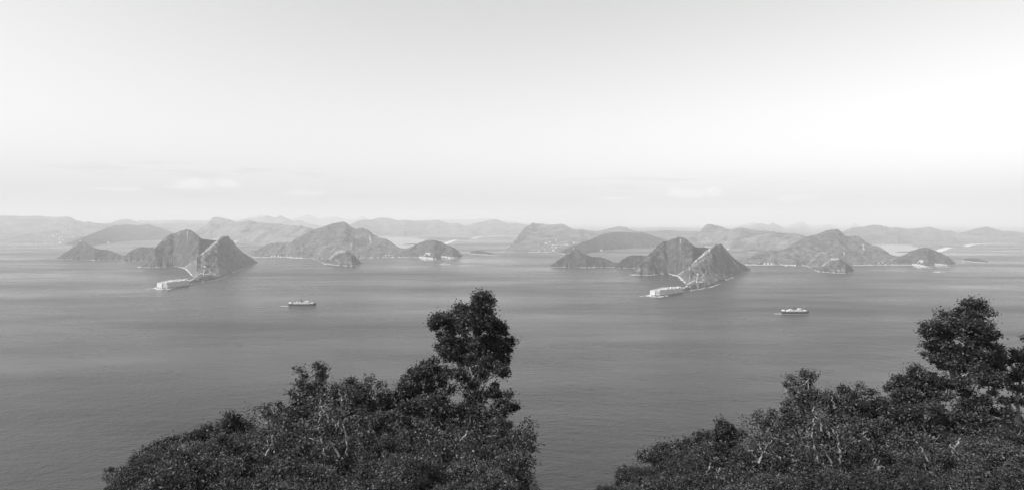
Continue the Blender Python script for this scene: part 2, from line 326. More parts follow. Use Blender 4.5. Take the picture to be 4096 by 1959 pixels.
def landscape(half):
    L = half == 'left'; sd0 = 0
    ext = (lambda y: [(1940, y + 3), (2040, y - 4)]) if L else (lambda y: [(2072, 1006), (2090, (y + 990)/2), (2110, y + 4)])
    rt = [] 
    # ranges far inland
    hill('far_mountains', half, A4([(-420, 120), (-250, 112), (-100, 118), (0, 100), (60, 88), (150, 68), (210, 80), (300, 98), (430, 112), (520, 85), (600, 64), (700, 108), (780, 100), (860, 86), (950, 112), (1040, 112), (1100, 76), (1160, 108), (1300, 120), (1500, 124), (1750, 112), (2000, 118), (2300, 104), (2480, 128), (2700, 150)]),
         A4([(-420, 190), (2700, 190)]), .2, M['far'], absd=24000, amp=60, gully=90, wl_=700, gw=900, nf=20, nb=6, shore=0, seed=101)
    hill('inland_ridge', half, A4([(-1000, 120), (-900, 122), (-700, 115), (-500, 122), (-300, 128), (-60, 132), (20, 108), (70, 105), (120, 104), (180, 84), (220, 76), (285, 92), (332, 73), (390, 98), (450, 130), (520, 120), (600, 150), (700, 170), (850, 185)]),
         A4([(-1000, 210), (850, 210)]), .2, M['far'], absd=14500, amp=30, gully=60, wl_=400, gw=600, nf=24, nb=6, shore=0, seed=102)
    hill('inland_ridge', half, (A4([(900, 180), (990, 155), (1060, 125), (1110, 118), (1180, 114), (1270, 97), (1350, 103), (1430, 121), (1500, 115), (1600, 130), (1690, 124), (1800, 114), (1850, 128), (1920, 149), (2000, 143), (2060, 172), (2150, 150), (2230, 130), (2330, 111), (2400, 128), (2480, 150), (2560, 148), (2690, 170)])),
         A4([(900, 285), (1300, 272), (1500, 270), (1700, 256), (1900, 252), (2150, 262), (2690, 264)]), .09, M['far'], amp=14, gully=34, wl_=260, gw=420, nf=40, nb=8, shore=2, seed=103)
    lr = (A3([(-480, 92), (-350, 82), (-200, 90)]) if L else [(2012, 1006), (2035, 988), (2060, 962), (2085, 930), (2105, 908)])
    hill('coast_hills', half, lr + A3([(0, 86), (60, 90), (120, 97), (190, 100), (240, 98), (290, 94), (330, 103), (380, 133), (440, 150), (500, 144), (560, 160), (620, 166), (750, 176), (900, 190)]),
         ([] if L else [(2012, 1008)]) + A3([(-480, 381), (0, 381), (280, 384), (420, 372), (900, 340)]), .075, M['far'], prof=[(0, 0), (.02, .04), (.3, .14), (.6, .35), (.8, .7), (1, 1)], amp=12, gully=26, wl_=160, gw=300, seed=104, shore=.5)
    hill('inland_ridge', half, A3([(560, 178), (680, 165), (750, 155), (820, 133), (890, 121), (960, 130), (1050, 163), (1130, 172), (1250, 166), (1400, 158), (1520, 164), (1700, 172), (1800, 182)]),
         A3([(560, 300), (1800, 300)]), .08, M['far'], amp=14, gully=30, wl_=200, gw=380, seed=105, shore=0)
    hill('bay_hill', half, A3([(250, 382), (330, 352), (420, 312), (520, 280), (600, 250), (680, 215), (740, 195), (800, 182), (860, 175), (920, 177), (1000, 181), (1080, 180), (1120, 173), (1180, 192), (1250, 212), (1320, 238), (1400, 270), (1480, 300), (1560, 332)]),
         A3([(250, 384), (330, 404), (440, 402), (560, 392), (640, 380), (750, 362), (900, 350), (1050, 340), (1280, 334), (1560, 336)]), .14, M['wood'], amp=8, gully=24, wl_=120, gw=240, seed=106, shore=2, rocks=((A3([(280, 392), (340, 400)]), 3),))
    # mountains across the inlet
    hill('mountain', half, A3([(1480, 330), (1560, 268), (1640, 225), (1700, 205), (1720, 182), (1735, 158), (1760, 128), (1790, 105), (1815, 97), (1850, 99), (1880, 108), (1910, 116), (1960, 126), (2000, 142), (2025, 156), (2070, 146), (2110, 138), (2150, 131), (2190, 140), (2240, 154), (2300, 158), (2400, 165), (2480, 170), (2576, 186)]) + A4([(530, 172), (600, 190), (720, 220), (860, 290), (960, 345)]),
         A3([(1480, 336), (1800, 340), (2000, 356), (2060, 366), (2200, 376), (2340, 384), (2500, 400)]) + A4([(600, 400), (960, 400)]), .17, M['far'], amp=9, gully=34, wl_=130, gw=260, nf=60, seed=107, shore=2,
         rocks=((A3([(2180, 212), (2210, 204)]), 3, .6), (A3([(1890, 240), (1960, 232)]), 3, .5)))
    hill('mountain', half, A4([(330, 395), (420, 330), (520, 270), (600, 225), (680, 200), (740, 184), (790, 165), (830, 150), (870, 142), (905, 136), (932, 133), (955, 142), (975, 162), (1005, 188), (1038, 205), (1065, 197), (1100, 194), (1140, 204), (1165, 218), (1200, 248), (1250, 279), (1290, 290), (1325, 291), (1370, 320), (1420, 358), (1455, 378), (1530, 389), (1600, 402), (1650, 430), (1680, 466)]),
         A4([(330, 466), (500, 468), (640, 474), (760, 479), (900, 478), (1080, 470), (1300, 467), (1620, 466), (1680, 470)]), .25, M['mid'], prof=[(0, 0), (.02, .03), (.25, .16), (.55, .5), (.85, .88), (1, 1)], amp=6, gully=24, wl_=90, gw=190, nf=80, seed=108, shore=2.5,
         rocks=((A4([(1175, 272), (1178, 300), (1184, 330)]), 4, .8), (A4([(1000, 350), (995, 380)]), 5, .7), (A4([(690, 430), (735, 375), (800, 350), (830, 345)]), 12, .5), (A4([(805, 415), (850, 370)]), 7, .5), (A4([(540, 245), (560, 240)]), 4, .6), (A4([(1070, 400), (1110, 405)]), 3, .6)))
    hill('wooded_hill', half, A4([(20, 436), (50, 402), (80, 395), (110, 398), (150, 375), (180, 361), (215, 342), (245, 335), (300, 330), (350, 328), (400, 325), (435, 320), (470, 327), (510, 340), (545, 356), (580, 385), (605, 412), (625, 440), (640, 468)]),
         A4([(20, 440), (50, 452), (90, 462), (380, 464), (450, 474), (540, 476), (640, 472)]), .3, M['mid'], amp=4, gully=12, wl_=50, gw=120, seed=109, shore=3, rocks=((A4([(400, 462), (430, 468), (540, 470)]), 5, .8),))
    hill('headland', half, A4([(1440, 430), (1500, 402), (1560, 376), (1600, 350), (1640, 332), (1690, 313), (1730, 307), (1755, 305), (1790, 309), (1830, 322), (1880, 342), (1930, 362), (1975, 385), (2010, 415), (2030, 432), (2050, 440)]),
         A4([(1440, 464), (1620, 466), (1690, 480), (1780, 488), (1850, 478), (1950, 478), (2010, 470), (2050, 443)]), .33, M['scrub'], amp=4, gully=12, wl_=50, gw=110, seed=110, shore=4,
         rocks=((A4([(1640, 462), (1720, 470), (1800, 486)]), 5), (A4([(1850, 458), (1960, 468), (2005, 474)]), 5), (A4([(1700, 428), (1740, 425)]), 4), (A4([(2010, 430), (2045, 438)]), 4)))
    hill('low_island', half, A4([(2105, 425), (2120, 410), (2150, 403), (2200, 403), (2250, 408), (2300, 420), (2350, 432), (2390, 444)]),
         A4([(2105, 428), (2180, 436), (2280, 443), (2390, 446)]), .2, M['wood'], amp=2, gully=3, wl_=30, seed=111, shore=6, rocks=((A4([(2110, 430), (2200, 436), (2390, 445)]), 2.6),))
    for i, (pts, base) in enumerate((([(1840, 522), (1865, 514), (1885, 517), (1905, 524)], 528), ([(1690, 488), (1710, 483), (1740, 485), (1760, 491)], 493), ([(1895, 478), (1925, 474), (1960, 476), (1980, 481)], 484))):
        hill('islet', half, A4(pts), A4([(pts[0][0], base - 3), (sum(p[0] for p in pts)/4, base), (pts[-1][0], base - 2)]), .25, M['rock'], amp=1, gully=1, wl_=12, nx=40, nf=14, nb=6, seed=112 + i, shore=0)
    hill('sand_spit', half, A4([(1480, 345), (1520, 340), (1600, 338), (1660, 336)]), A4([(1480, 348), (1560, 350), (1660, 346)]), .05, M['wood'], amp=.6, gully=.5, wl_=40, nf=10, nb=4, nx=40, seed=116, shore=.3)
    hill('low_coast', half, A4([(1640, 286), (1760, 280), (1900, 283), (2000, 286), (2150, 298)]), A4([(1640, 296), (1800, 310), (1960, 305), (2150, 300)]), .05, M['far'], amp=2, gully=1, wl_=60, nf=14, nb=4, nx=80, seed=117, shore=.3)
    # knob by the beach
    hill('rocky_knob', half, A4([(680, 480), (720, 498), (750, 502), (775, 485), (800, 458), (830, 430), (860, 408), (895, 396), (930, 396), (965, 410), (1000, 428), (1035, 455), (1060, 480), (1085, 506), (1105, 518)]),
         A4([(680, 486), (720, 515), (760, 530), (820, 535), (880, 541), (950, 546), (1010, 546), (1050, 540), (1105, 520)]), .75, M['scrub'], amp=3.5, gully=8, wl_=34, gw=70, seed=118, shore=5, prof=[(0, 0), (.1, .22), (.5, .66), (.8, .9), (1, 1)],
         rocks=((A4([(800, 470), (840, 432), (880, 410), (935, 404)]), 12, .66), (A4([(740, 515), (800, 525)]), 8, .5), (A4([(850, 490), (900, 520), (990, 525)]), 12, .5), (A4([(980, 500), (1040, 530)]), 9, .5)))
    # the wooded points at the left
    hill('wooded_point', half, A3([(160, 530), (205, 503), (250, 470), (300, 440), (345, 405), (390, 376), (420, 358), (450, 350), (475, 354), (500, 378), (520, 392), (560, 406), (610, 427), (650, 431), (700, 432), (740, 447), (770, 455), (800, 470), (840, 487), (875, 488), (905, 500)]),
         A3([(160, 531), (250, 533), (420, 531), (560, 541), (700, 534), (860, 537), (905, 545)]), .45, M['wood'], amp=4, gully=9, wl_=34, gw=80, seed=119, shore=3.0, rocks=((A3([(300, 530), (470, 536), (600, 538)]), 1.6), (A3([(355, 398), (385, 388)]), 3, .8)))
    hill('wooded_point', half, A3([(845, 545), (870, 505), (895, 482), (930, 453), (970, 430), (1010, 416), (1060, 407), (1110, 411), (1160, 411), (1210, 430), (1260, 470), (1300, 520)]),
         A3([(845, 548), (900, 547), (1060, 545), (1300, 545)]), .5, M['wood'], amp=4, gully=8, wl_=34, gw=80, seed=120, shore=3.5)
    # the two peaks over the fort
    hill('steep_peak', half, A3([(1008, 610), (1035, 585), (1060, 555), (1090, 512), (1120, 480), (1160, 440), (1200, 402), (1240, 365), (1290, 318), (1325, 290), (1350, 274), (1395, 270), (1425, 256), (1450, 244), (1480, 240), (1505, 228), (1530, 226), (1560, 238), (1590, 254), (1610, 270), (1640, 296), (1665, 320), (1690, 330), (1760, 334), (1830, 342), (1900, 372), (1980, 430), (2080, 520)]),
         A3([(1008, 612), (1100, 616), (1200, 616), (1290, 608), (1400, 603), (1480, 618), (1550, 650), (1650, 655), (2080, 560)]), .72, M['scrub'], amp=3.2, gully=9, wl_=36, gw=46, nf=90, seed=121, shore=3.2,
         rocks=((A3([(1526, 252), (1524, 290)]), 2.2), (A3([(1522, 290), (1520, 380)]), 1.6, .75), (A3([(1440, 268), (1425, 282)]), 4, .65), (A3([(1300, 330), (1250, 400), (1180, 470)]), 9, .45), (A3([(1330, 400), (1290, 440)]), 7, .5), (A3([(1110, 510), (1150, 560)]), 8, .4), (A3([(1200, 430), (1150, 500), (1090, 570)]), 8, .42)))
    hill('cone_peak', half, A3([(1440, 612), (1475, 618), (1520, 586), (1560, 560), (1600, 528), (1645, 492), (1680, 464), (1705, 442), (1735, 415), (1765, 388), (1800, 362), (1840, 330), (1865, 304), (1885, 297), (1915, 292), (1942, 289), (1955, 305), (1970, 330), (2000, 356), (2030, 395), (2070, 438), (2110, 472), (2150, 494), (2200, 528), (2255, 564)]),
         A3([(1440, 620), (1480, 622), (1510, 634), (1540, 660), (1575, 698), (1590, 735), (1610, 772), (1700, 766), (1780, 750), (1840, 738), (1900, 714), (1950, 690), (2000, 664), (2060, 640), (2120, 614), (2200, 584), (2255, 566)]), [(0, .55), (.12, .45), (.25, .34), (.55, .40), (.8, .5), (1, .6)], M['grass'], prof=[(0, 0), (.03, .07), (.22, .15), (.34, .22), (.5, .38), (.8, .77), (1, 1)], amp=3.2, gully=8, wl_=34, gw=44, nf=110, seed=122, shore=4.0,
         rocks=((A3([(1712, 440), (1790, 380), (1850, 328), (1885, 300)]), 6.5, 1.5), (A3([(1885, 298), (1945, 292)]), 3.5, 1.5), (A3([(1640, 510), (1690, 460)]), 4, .7), (A3([(1500, 612), (1560, 575)]), 2.2, .8), (A3([(1960, 320), (2010, 400), (2080, 480), (2130, 545)]), 4.0, .62), (A3([(1840, 400), (1835, 500), (1800, 560)]), 3.0, .55), (A3([(1600, 560), (1700, 500), (1780, 440)]), 9, .5), (A3([(1600, 730), (1700, 725), (1790, 705)]), 6, .45), (A3([(1500, 622), (1560, 680), (1590, 705)]), 3, .5)))
    hill('promontory', half, A3([(1188, 823), (1205, 818), (1230, 815), (1320, 812), (1400, 792), (1500, 772), (1560, 752), (1600, 726), (1650, 705), (1720, 690), (1780, 690), (1830, 720), (1860, 728)]),
         A3([(1188, 824), (1210, 834), (1310, 836), (1340, 828), (1400, 815), (1470, 805), (1540, 797), (1600, 784), (1700, 768), (1780, 751), (1860, 730)]), .42, M['scrub'], prof=[(0, 0), (.12, .3), (.5, .8), (1, 1)], amp=2.4, gully=4, wl_=16, gw=30, nf=30, seed=123, shore=6.5, back=1.4,
         rocks=((A3([(1590, 745), (1640, 735)]), 5, .6), (A3([(1700, 735), (1800, 712)]), 5, .6), (A3([(1540, 750), (1536, 775)]), 1.6)))
    lag = [seaP(x, y, .12) for x, y in shift(A4([(1255, 272), (1360, 274), (1500, 279), (1600, 284), (1700, 300), (1660, 330), (1600, 352), (1500, 385), (1420, 380), (1320, 320)]), half)]
    MB().add(lag, [tuple(range(len(lag)))]).build('lagoon', M['lagoon'], kind='structure')
    # beaches
    def sand(pts, w, k): strip('beach', half, pts, w, M['sand'], z=.2, rise=1.4, jag=.25, seed=k, kind='structure')
    sand([(1950 if L else 2112, 1008), (2235, 1008), (2243, 1006)], 26, 1); sand(A4([(70, 467), (150, 468), (380, 466)]), 12, 2)
    sand(A4([(1075, 470), (1150, 469), (1300, 467), (1440, 466), (1625, 467)]), 15, 3); sand(A3([(900, 333.5), (1280, 333)]), 18, 4)
    sand(A4([(100, 345), (200, 348)]), 26, 5); sand(A4([(1870, 344), (1895, 334), (1935, 318), (1985, 304)]), 60, 6); sand(A4([(1690, 249), (1850, 249), (2100, 253)]), 70, 7)
    sand(A4([(2140, 296), (2170, 282), (2230, 272), (2400, 266), (2600, 266)]), 50, 8)
    # surf
    def surf(pts, w, k, j=.6, g=0.): strip('surf', half, pts, w, foam, z=.35, jag=j, seed=k, gaps=g)
    surf(A3([(1008, 611), (1040, 616), (1100, 618), (1200, 618), (1270, 612), (1295, 606)]), 7, 11); surf(A3([(1405, 601), (1430, 610), (1480, 619), (1512, 632), (1538, 658), (1560, 682), (1580, 700)]), 8, 12)
    surf(A3([(1180, 826), (1195, 834), (1230, 841), (1300, 842), (1350, 834), (1392, 826)]), 9, 13, .9); surf(A3([(1205, 819), (1180, 828)]), 8, 14, .9)
    surf(A3([(1100, 836), (1150, 834), (1185, 836)]), 5, 15, 1.2, 1.); surf(A3([(1820, 745), (1860, 730), (1900, 716), (1935, 702)]), 7, 16, 1.0)
    surf(A3([(1985, 672), (2010, 660), (2040, 648), (2065, 640)]), 8, 17, 1.1); surf(A3([(1620, 781), (1700, 768), (1800, 750)]), 3, 18, 1.1, 1.)
    surf(A3([(165, 530), (230, 534), (300, 532), (350, 530)]), 8, 19); surf(A3([(470, 540), (520, 542), (560, 540), (620, 540), (660, 535)]), 9, 20, 1.0); surf(A3([(745, 535), (800, 536), (850, 537)]), 9, 21); surf(A3([(975, 542), (1010, 546), (1060, 547)]), 9, 22)
    surf(A4([(720, 515), (760, 531), (820, 536), (950, 547), (1050, 541)]), 5, 23, 1.1, .8); surf(A4([(1830, 530), (1870, 535), (1915, 529)]), 16, 24, 1.1); surf(A4([(1660, 478), (1700, 495), (1780, 497), (1830, 494)]), 14, 25, 1.2, .7)
    surf(A4([(1850, 481), (1920, 486), (1990, 482)]), 9, 26, 1.1); surf(A4([(2105, 431), (2180, 438), (2300, 446), (2390, 447)]), 12, 27); surf(A4([(560, 477), (640, 477), (700, 492)]), 8, 28, 1., .6)
for half in ('left', 'right'): landscape(half)

# ------------------------------------------------------------------ buildings
def house(half, p, w, d, hh, rz, label, group, name='house', roofm='roof', px=None):
    e = empty(name, p, rz, label=label, cat='house', group=group)
    MB().box((0, 0, -1.5), (w, d, hh + 1.5)).build('wall', M['white'], e)
    a, b2, o = w/2 + .3, d/2 + .3, hh; r = MB()
    r.add([(-a, -b2, o), (a, -b2, o), (a, b2, o), (-a, b2, o), (-a*.96, 0, o + d*.28), (a*.96, 0, o + d*.28)], [(0, 1, 5, 4), (2, 3, 4, 5), (3, 0, 4), (1, 2, 5), (3, 2, 1, 0)]); r.build('roof', M[roofm], e)
    nw = max(1, int(w/3.5)); wm = MB().box((0, 0, 0), (.6, .08, .8)).mesh('window', M['dark'])
    for i in range(nw):
        o2 = bpy.data.objects.new('window', wm); o2.location = ((i + .5)/nw*w - w/2, -d/2 - .02, hh*.45); link(o2, e)
    return e
for half in ('left', 'right'):
    hn = 'left half' if half == 'left' else 'right half'; k = 1.11 if half == 'left' else 1.0
    # fort: sea wall with two faces, long rampart, paved deck and low parapet
    g = lambda u, v: seaP(*shift(A3([(u, v)]), half)[0])[:2]
    tz = 17.0*k; gt = lambda u, v: seaP(*shift(A3([(u, v)]), half)[0], z=tz)[:2]
    s0 = gt(1206, 772); s1 = gt(1262, 775.5); s2 = gt(1315, 775); s3 = gt(1392, 765.8); s3b = gt(1470, 756.4); s4 = gt(1548, 747); s5 = gt(1528, 739); s6 = gt(1440, 736); s7 = gt(1335, 740); s8 = gt(1240, 760)
    poly = [s0, s1, s2, s3, s3b, s4, s5, s6, s7, s8]; cxx = sum(p[0] for p in poly)/10; cyy = sum(p[1] for p in poly)/10
    def inset(q, f): return [(cxx + (a - cxx)*f, cyy + (b_ - cyy)*f) for a, b_ in q]
    ft = empty('sea_fort', (cxx, cyy, 0), label='pale stone sea fort with a high front wall on the rocky point, ' + hn, cat='fort')
    loc = lambda q: [(a - cxx, b_ - cyy) for a, b_ in q]
    MB().prism(loc(inset(poly, 1.0)), -1, 3.4).build('rock_footing', M['rock'], ft)
    MB().prism(loc(inset(poly, .99)), 3.4, tz - 1.2, loc(inset(poly, .97))).build('wall', M['stone'], ft)
    MB().prism(loc(inset(poly, .968)), tz - 1.2, tz - 1.0).build('deck', M['deck'], ft)
    for i in range(10):
        a = Vector(loc(inset(poly, .97))[i]); b_ = Vector(loc(inset(poly, .97))[(i + 1) % 10]); c = Vector(loc(inset(poly, .955))[(i + 1) % 10]); d = Vector(loc(inset(poly, .955))[i])
        MB().prism([tuple(a), tuple(b_), tuple(c), tuple(d)], tz - .997, tz + .4).build('parapet', M['stone'], ft)
    # buttress at the angle of the front wall and a stair on the landward end
    q = loc([s1])[0]; MB().prism([(q[0] - .8, q[1] + .2), (q[0] - .1, q[1] - .5), (q[0] + .8, q[1] + .2), (q[0], q[1] + 2)], 3.4, tz - 2).build('buttress', M['stone'], ft)
    gun = MB().box((0, 0, 0), (.9, .3, .8)).mesh('embrasure', M['dark'])
    for i in range(7):
        a = Vector(loc(inset(poly, .9795))[2 if i < 3 else 3]); b_ = Vector(loc(inset(poly, .9795))[3 if i < 3 else 4]); t_ = ((i % 3) + .5)/3 if i < 3 else (i - 3 + .5)/4
        p_ = a.lerp(b_, t_); o = bpy.data.objects.new('embrasure', gun); o.location = (p_.x + .12, p_.y - .05, tz*.62); o.rotation_euler.z = math.atan2(b_.y - a.y, b_.x - a.x); link(o, ft)
    # low barracks on the deck
    bl = [('long low white barrack along the seaward side of the fort deck', .22, .30, 22, 6, 3.4, .55), ('square white block standing near the front wall on the fort deck', .1, .12, 8, 6, 3, .1), ('white barrack across the middle of the fort deck', .42, .42, 16, 6, 3.6, .9), ('white guard room at the landward end of the fort deck', .86, .5, 10, 8, 5, .9),
          ('long white store near the back wall of the fort deck', .45, .85, 26, 5, 3, 1.15), ('small white hut behind the front barrack of the fort', .3, .65, 6, 5, 3, .4), ('white casemate block on the landward rampart of the fort', .68, .3, 18, 5, 3.2, 1.07), ('white chapel with gable beside the back barrack of the fort', .62, .7, 9, 6, 4.6, .7)]
    for lb, a, b_, w, d, hh, rz in bl:
        p0 = Vector(s0).lerp(Vector(s2), .5); p1 = Vector(s5).lerp(Vector(s4), .5); lft = Vector(s8); c = p0.lerp(p1, a); side = (Vector(s7) - Vector(s3))*(b_ - .5)*.6
        c = c + side
        house(half, (c.x, c.y, tz - 1.0), w*k*.8, d*k*.8, hh*k*.8, rz, lb + ', ' + hn, 'buildings inside the fort, ' + half + ' half', roofm='roofpale')
    # settlement behind the fort
    def spot(sd_, u, v, lab, grp, w=6, d=5, hh=4, rz=None, conv=A3, name='house', rm='roofpale'):
        x, y = conv([(u, v)])[0] if conv in (A3, A4) else conv(u, v)
        p = on_hill(half, sd_, x, y); sc = .52*p[1]/2200.0 if p[1] < 3000 else .5*p[1]/2200.0
        return house(half, p, w*sc, d*sc, hh*sc, random.uniform(-.5, .5) if rz is None else rz, lab, grp, name, rm)
    for i, (u, v) in enumerate(((1552, 735), (1562, 726), (1576, 720), (1590, 722), (1603, 708), (1615, 702), (1628, 694), (1641, 688), (1655, 683), (1668, 676))):
        spot(122 if u > 1600 else 123, u, v, ORD[i] + ' house from the left in the white row climbing inland from the fort, ' + hn, 'row of houses behind the fort, ' + half + ' half', w=random.uniform(6, 10), hh=3.5)
    for i, (u, v) in enumerate(((1516, 644), (1528, 652), (1545, 663), (1556, 674), (1572, 688))):
        spot(122, u, v, ORD[i] + ' white waterside house from the left beside the cove, ' + hn, 'waterside houses by the cove, ' + half + ' half', w=random.uniform(6, 11), hh=4)
    spot(123, 1536, 738, 'large white gatehouse where the fort joins the point, ' + hn, None, w=10, d=8, hh=8, rz=.3)
    spot(122, 1702, 611, 'white cottage alone high on the slope above the fort, ' + hn, None, w=10, d=7, hh=6, rz=0)
    for u, v, q in ((1700, 636, 'highest'), (1697, 650, 'middle'), (1693, 660, 'lowest')): spot(122, u, v, q + ' small white hut on the path below the lone cottage, ' + hn, 'huts below the lone cottage, ' + half + ' half', w=5, d=4, hh=3)
    for u, v, q in ((1716, 690, 'left'), (1730, 686, 'middle'), (1745, 690, 'right')): spot(122, u, v, q + ' white hut on the terrace beside the mast, ' + hn, 'huts on the terrace, ' + half + ' half', w=7, d=5, hh=3.5)
    for i, (u, v) in enumerate(((1790, 576), (1783, 597), (1766, 615), (1752, 628), (1744, 640), (1756, 655), (1764, 668))): spot(122, u, v, ORD[i] + ' pale hut from the top beside the path up the cone, ' + hn, 'huts beside the zigzag path, ' + half + ' half', w=5, d=4, hh=2.6)
    # signal tower with mast
    p = on_hill(half, 122, *A3([(1691, 690)])[0]); tw = empty('signal_tower', p, label='white signal tower with a thin mast on the terrace, ' + hn, cat='tower')
    MB().box((0, 0, -2), (4.4*k, 4.4*k, 7.5*k), taper=.86).build('wall', M['white'], tw); MB().box((0, 0, 5.4*k), (4.4*k, 4.4*k, .5)).build('cornice', M['white'], tw)
    MB().tube([(0, 0, 5.5*k), (0, 0, 20*k)], [.3, .18]).build('mast', M['white'], tw); MB().box((0, -2.05*k, 2.2*k), (.8, .3, 1.2)).build('window', M['dark'], tw)
    # town on the far shore
    for i, (u, v, w) in enumerate(sorted(((390, 335, 13), (160, 368, 7), (520, 292, 8), (610, 388, 10), (835, 382, 6), (1010, 377, 14), (1210, 322, 12), (1360, 332, 7), (1400, 335, 9), (1440, 341, 9), (1510, 352, 9), (1575, 353, 8), (1680, 320, 8), (575, 437, 9), (690, 448, 11), (615, 534, 14), (180, 528, 7), (360, 514, 7), (660, 382, 6), (730, 378, 6), (930, 368, 6), (1290, 350, 6), (1060, 372, 8), (300, 440, 5), (470, 370, 5)))):
        spot(104, u, v, ORD[i] + ' tiny white house from the left in the far shore town, ' + hn, 'houses of the far town, ' + half + ' half', w=w, d=w*.6, hh=w*.42 + 1.5, conv=T6, rz=random.uniform(-.2, .2), rm='roofpale')
    spot(106, 1205, 478, 'lone white house above the tip of the wooded point, ' + hn, None, w=6, hh=5, conv=T6); spot(106, 2025, 534, 'white boathouse on the shore of the inlet, ' + hn, None, w=13, d=8, hh=7, conv=T6, rz=0)
    p = on_hill(half, 104, *T6(697, 258)); ch = empty('church', p, label='tall white church steeple above the far town, ' + hn, cat='church'); s_ = p[1]/2465
    MB().box((0, 0, -3), (3.0*s_, 3.0*s_, 6*s_ + 3)).build('tower', M['white'], ch); MB().box((0, 0, 6*s_), (2.8*s_, 2.8*s_, 5*s_), taper=.08).build('spire', M['white'], ch); MB().box((0, 4*s_, -3), (4*s_, 6*s_, 3*s_ + 3)).build('nave', M['white'], ch)
    for sd_, cv, L_, lab, grp in ((108, T5, ((1355, 218, 7), (1415, 219, 7), (1580, 168, 5), (1470, 246, 6), (1110, 248, 5), (1210, 249, 5), (1875, 232, 7), (1585, 245, 6)), 'white house from the left behind the long beach, ', 'houses behind the long beach, '),
                                  (110, T5, ((2080, 190, 14), (2095, 212, 12), (2020, 214, 7), (2000, 254, 16), (2050, 262, 13)), 'low building from the left on the rocky headland, ', 'buildings on the headland, '),
                                  (109, A4, ((200, 446, 7), (255, 457, 12), (285, 457, 12), (318, 458, 12), (340, 459, 8)), 'white building from the left behind the short beach, ', 'buildings behind the short beach, '),
                                  (107, A3, ((1790, 328, 8), (1812, 332, 9), (1840, 332, 9), (2015, 346, 9), (2022, 362, 14)), 'tiny white house from the left on the inlet shore, ', 'houses on the inlet shore, ')):
        for i, (u, v, w) in enumerate(sorted(L_)): spot(sd_, u, v, ORD[i] + ' ' + lab + hn, grp + half + ' half', w=w, d=w*.6, hh=min(6, w*.4 + 1.5), conv=cv, rz=random.uniform(-.15, .15))
    if True:   # stone quay on the shore of the rocky point
        p = on_hill(half, 122, *A3([(1992, 671)])[0]); MB().box((0, 0, -2), (9*k, 6*k, 6*k), rz=.5, taper=.8).build('battery', M['white'], label='small white battery at the water edge right of the cone, ' + hn, cat='battery').location = p

# ------------------------------------------------------------------ steamer
def make_ship():
    L = 67.0; root = empty('steamship', (0, 0, 0), label='dark hulled steamship with white upperworks', cat='ship')
    st = [-1, -.97, -.9, -.75, -.5, 0, .5, .75, .88, .96, 1.0]; hw = [.5, 2.6, 3.9, 4.6, 4.9, 4.9, 4.8, 4.0, 2.6, 1.1, .08]
    hl = [6.9, 6.7, 6.4, 6.1, 5.9, 5.8, 6.0, 6.5, 7.2, 8.0, 8.5]; v = []
    for s, w, h in zip(st, hw, hl):
        x = s*L/2; wb = w*(.62 if abs(s) > .8 else .86)
        xb = x*(.955 if s > 0 else .94)
        v += [(xb, -wb*.8, -1), (x*.985, -w*.96, h*.45), (x, -w, h), (x, w, h), (x*.985, w*.96, h*.45), (xb, wb*.8, -1)]
    f = [(i*6 + j, (i + 1)*6 + j, (i + 1)*6 + j + 1, i*6 + j + 1) for i in range(10) for j in (0, 1, 3, 4)] + [(0, 1, 2, 3, 4, 5), tuple(60 + j for j in (5, 4, 3, 2, 1, 0))]
    MB().add(v, f).build('hull', M['hull'], root)
    dk = [(s*L/2*.99, -w*.95, h - .9) for s, w, h in zip(st, hw, hl)] + [(s*L/2*.99, w*.95, h - .9) for s, w, h in zip(st, hw, hl)]
    MB().add(dk, [(i, i + 1, 12 + i, 11 + i) for i in range(10)]).build('deck', M['planks'], root)
    MB().box((-1, 0, 4.9), (38, 7.6, 3.0)).build('deckhouse', M['shipwhite'], root)
    MB().box((-2, 0, 7.9), (30, 8.4, .3)).build('boat_deck', M['shipwhite'], root)
    MB().box((10.5, 0, 8.2), (7, 7, 3.4)).build('bridge', M['shipwhite'], root); MB().box((10.5, 0, 11.6), (8.5, 9, .3)).build('bridge_roof', M['shipwhite'], root)
    MB().box((-12.5, 0, 8.2), (3, 5, 2.6)).build('cabin', M['shipwhite'], root); MB().box((-28.5, 0, 5.9), (5.5, 6, 3.4)).build('cabin', M['shipwhite'], root); MB().box((-31.5, 0, 5.9), (2.6, 4, 1.6)).build('cabin', M['shipwhite'], root)
    MB().box((23.5, 0, 5.9), (5, 4, 2.6)).build('cabin', M['shipwhite'], root)
    MB().tube([(-1, 0, 8.0), (-1.5, 0, 16.5)], [1.35, 1.25], 12).build('funnel', M['funnel'], root)
    for x in (20, -20): MB().tube([(x, 0, 4.8), (x - .5, 0, 18)], [.22, .1], 6).build('mast', M['shipwhite'], root)
    bm_ = MB().add([(-2.6, 0, .5), (-1.6, -.8, .4), (1.6, -.8, .4), (2.6, 0, .5), (1.6, .8, .4), (-1.6, .8, .4), (-1.8, 0, -.5), (1.8, 0, -.5)], [(0, 1, 6), (1, 2, 7, 6), (2, 3, 7), (3, 4, 7), (4, 5, 6, 7), (5, 0, 6), (0, 5, 4, 3, 2, 1)]).mesh('lifeboat', M['shipwhite'])
    for x in (-14, -7, 4.5):
        for y in (-3.9, 3.9):
            o = bpy.data.objects.new('lifeboat', bm_); o.location = (x, y, 9.1); link(o, root)
    pm = MB().box((0, 0, 1.7), (.5, .08, .5)).mesh('porthole', M['dark'])
    for i in range(10):
        o = bpy.data.objects.new('window', pm); o.location = (-17 + i*3.6, -3.84, 6.4); link(o, root)
    return root
ship = make_ship()
def copy_tree(o, parent=None):
    c = o.copy(); COL.objects.link(c); c.parent = parent
    for ch in o.children: copy_tree(ch, c)
    return c
ship2 = copy_tree(ship)
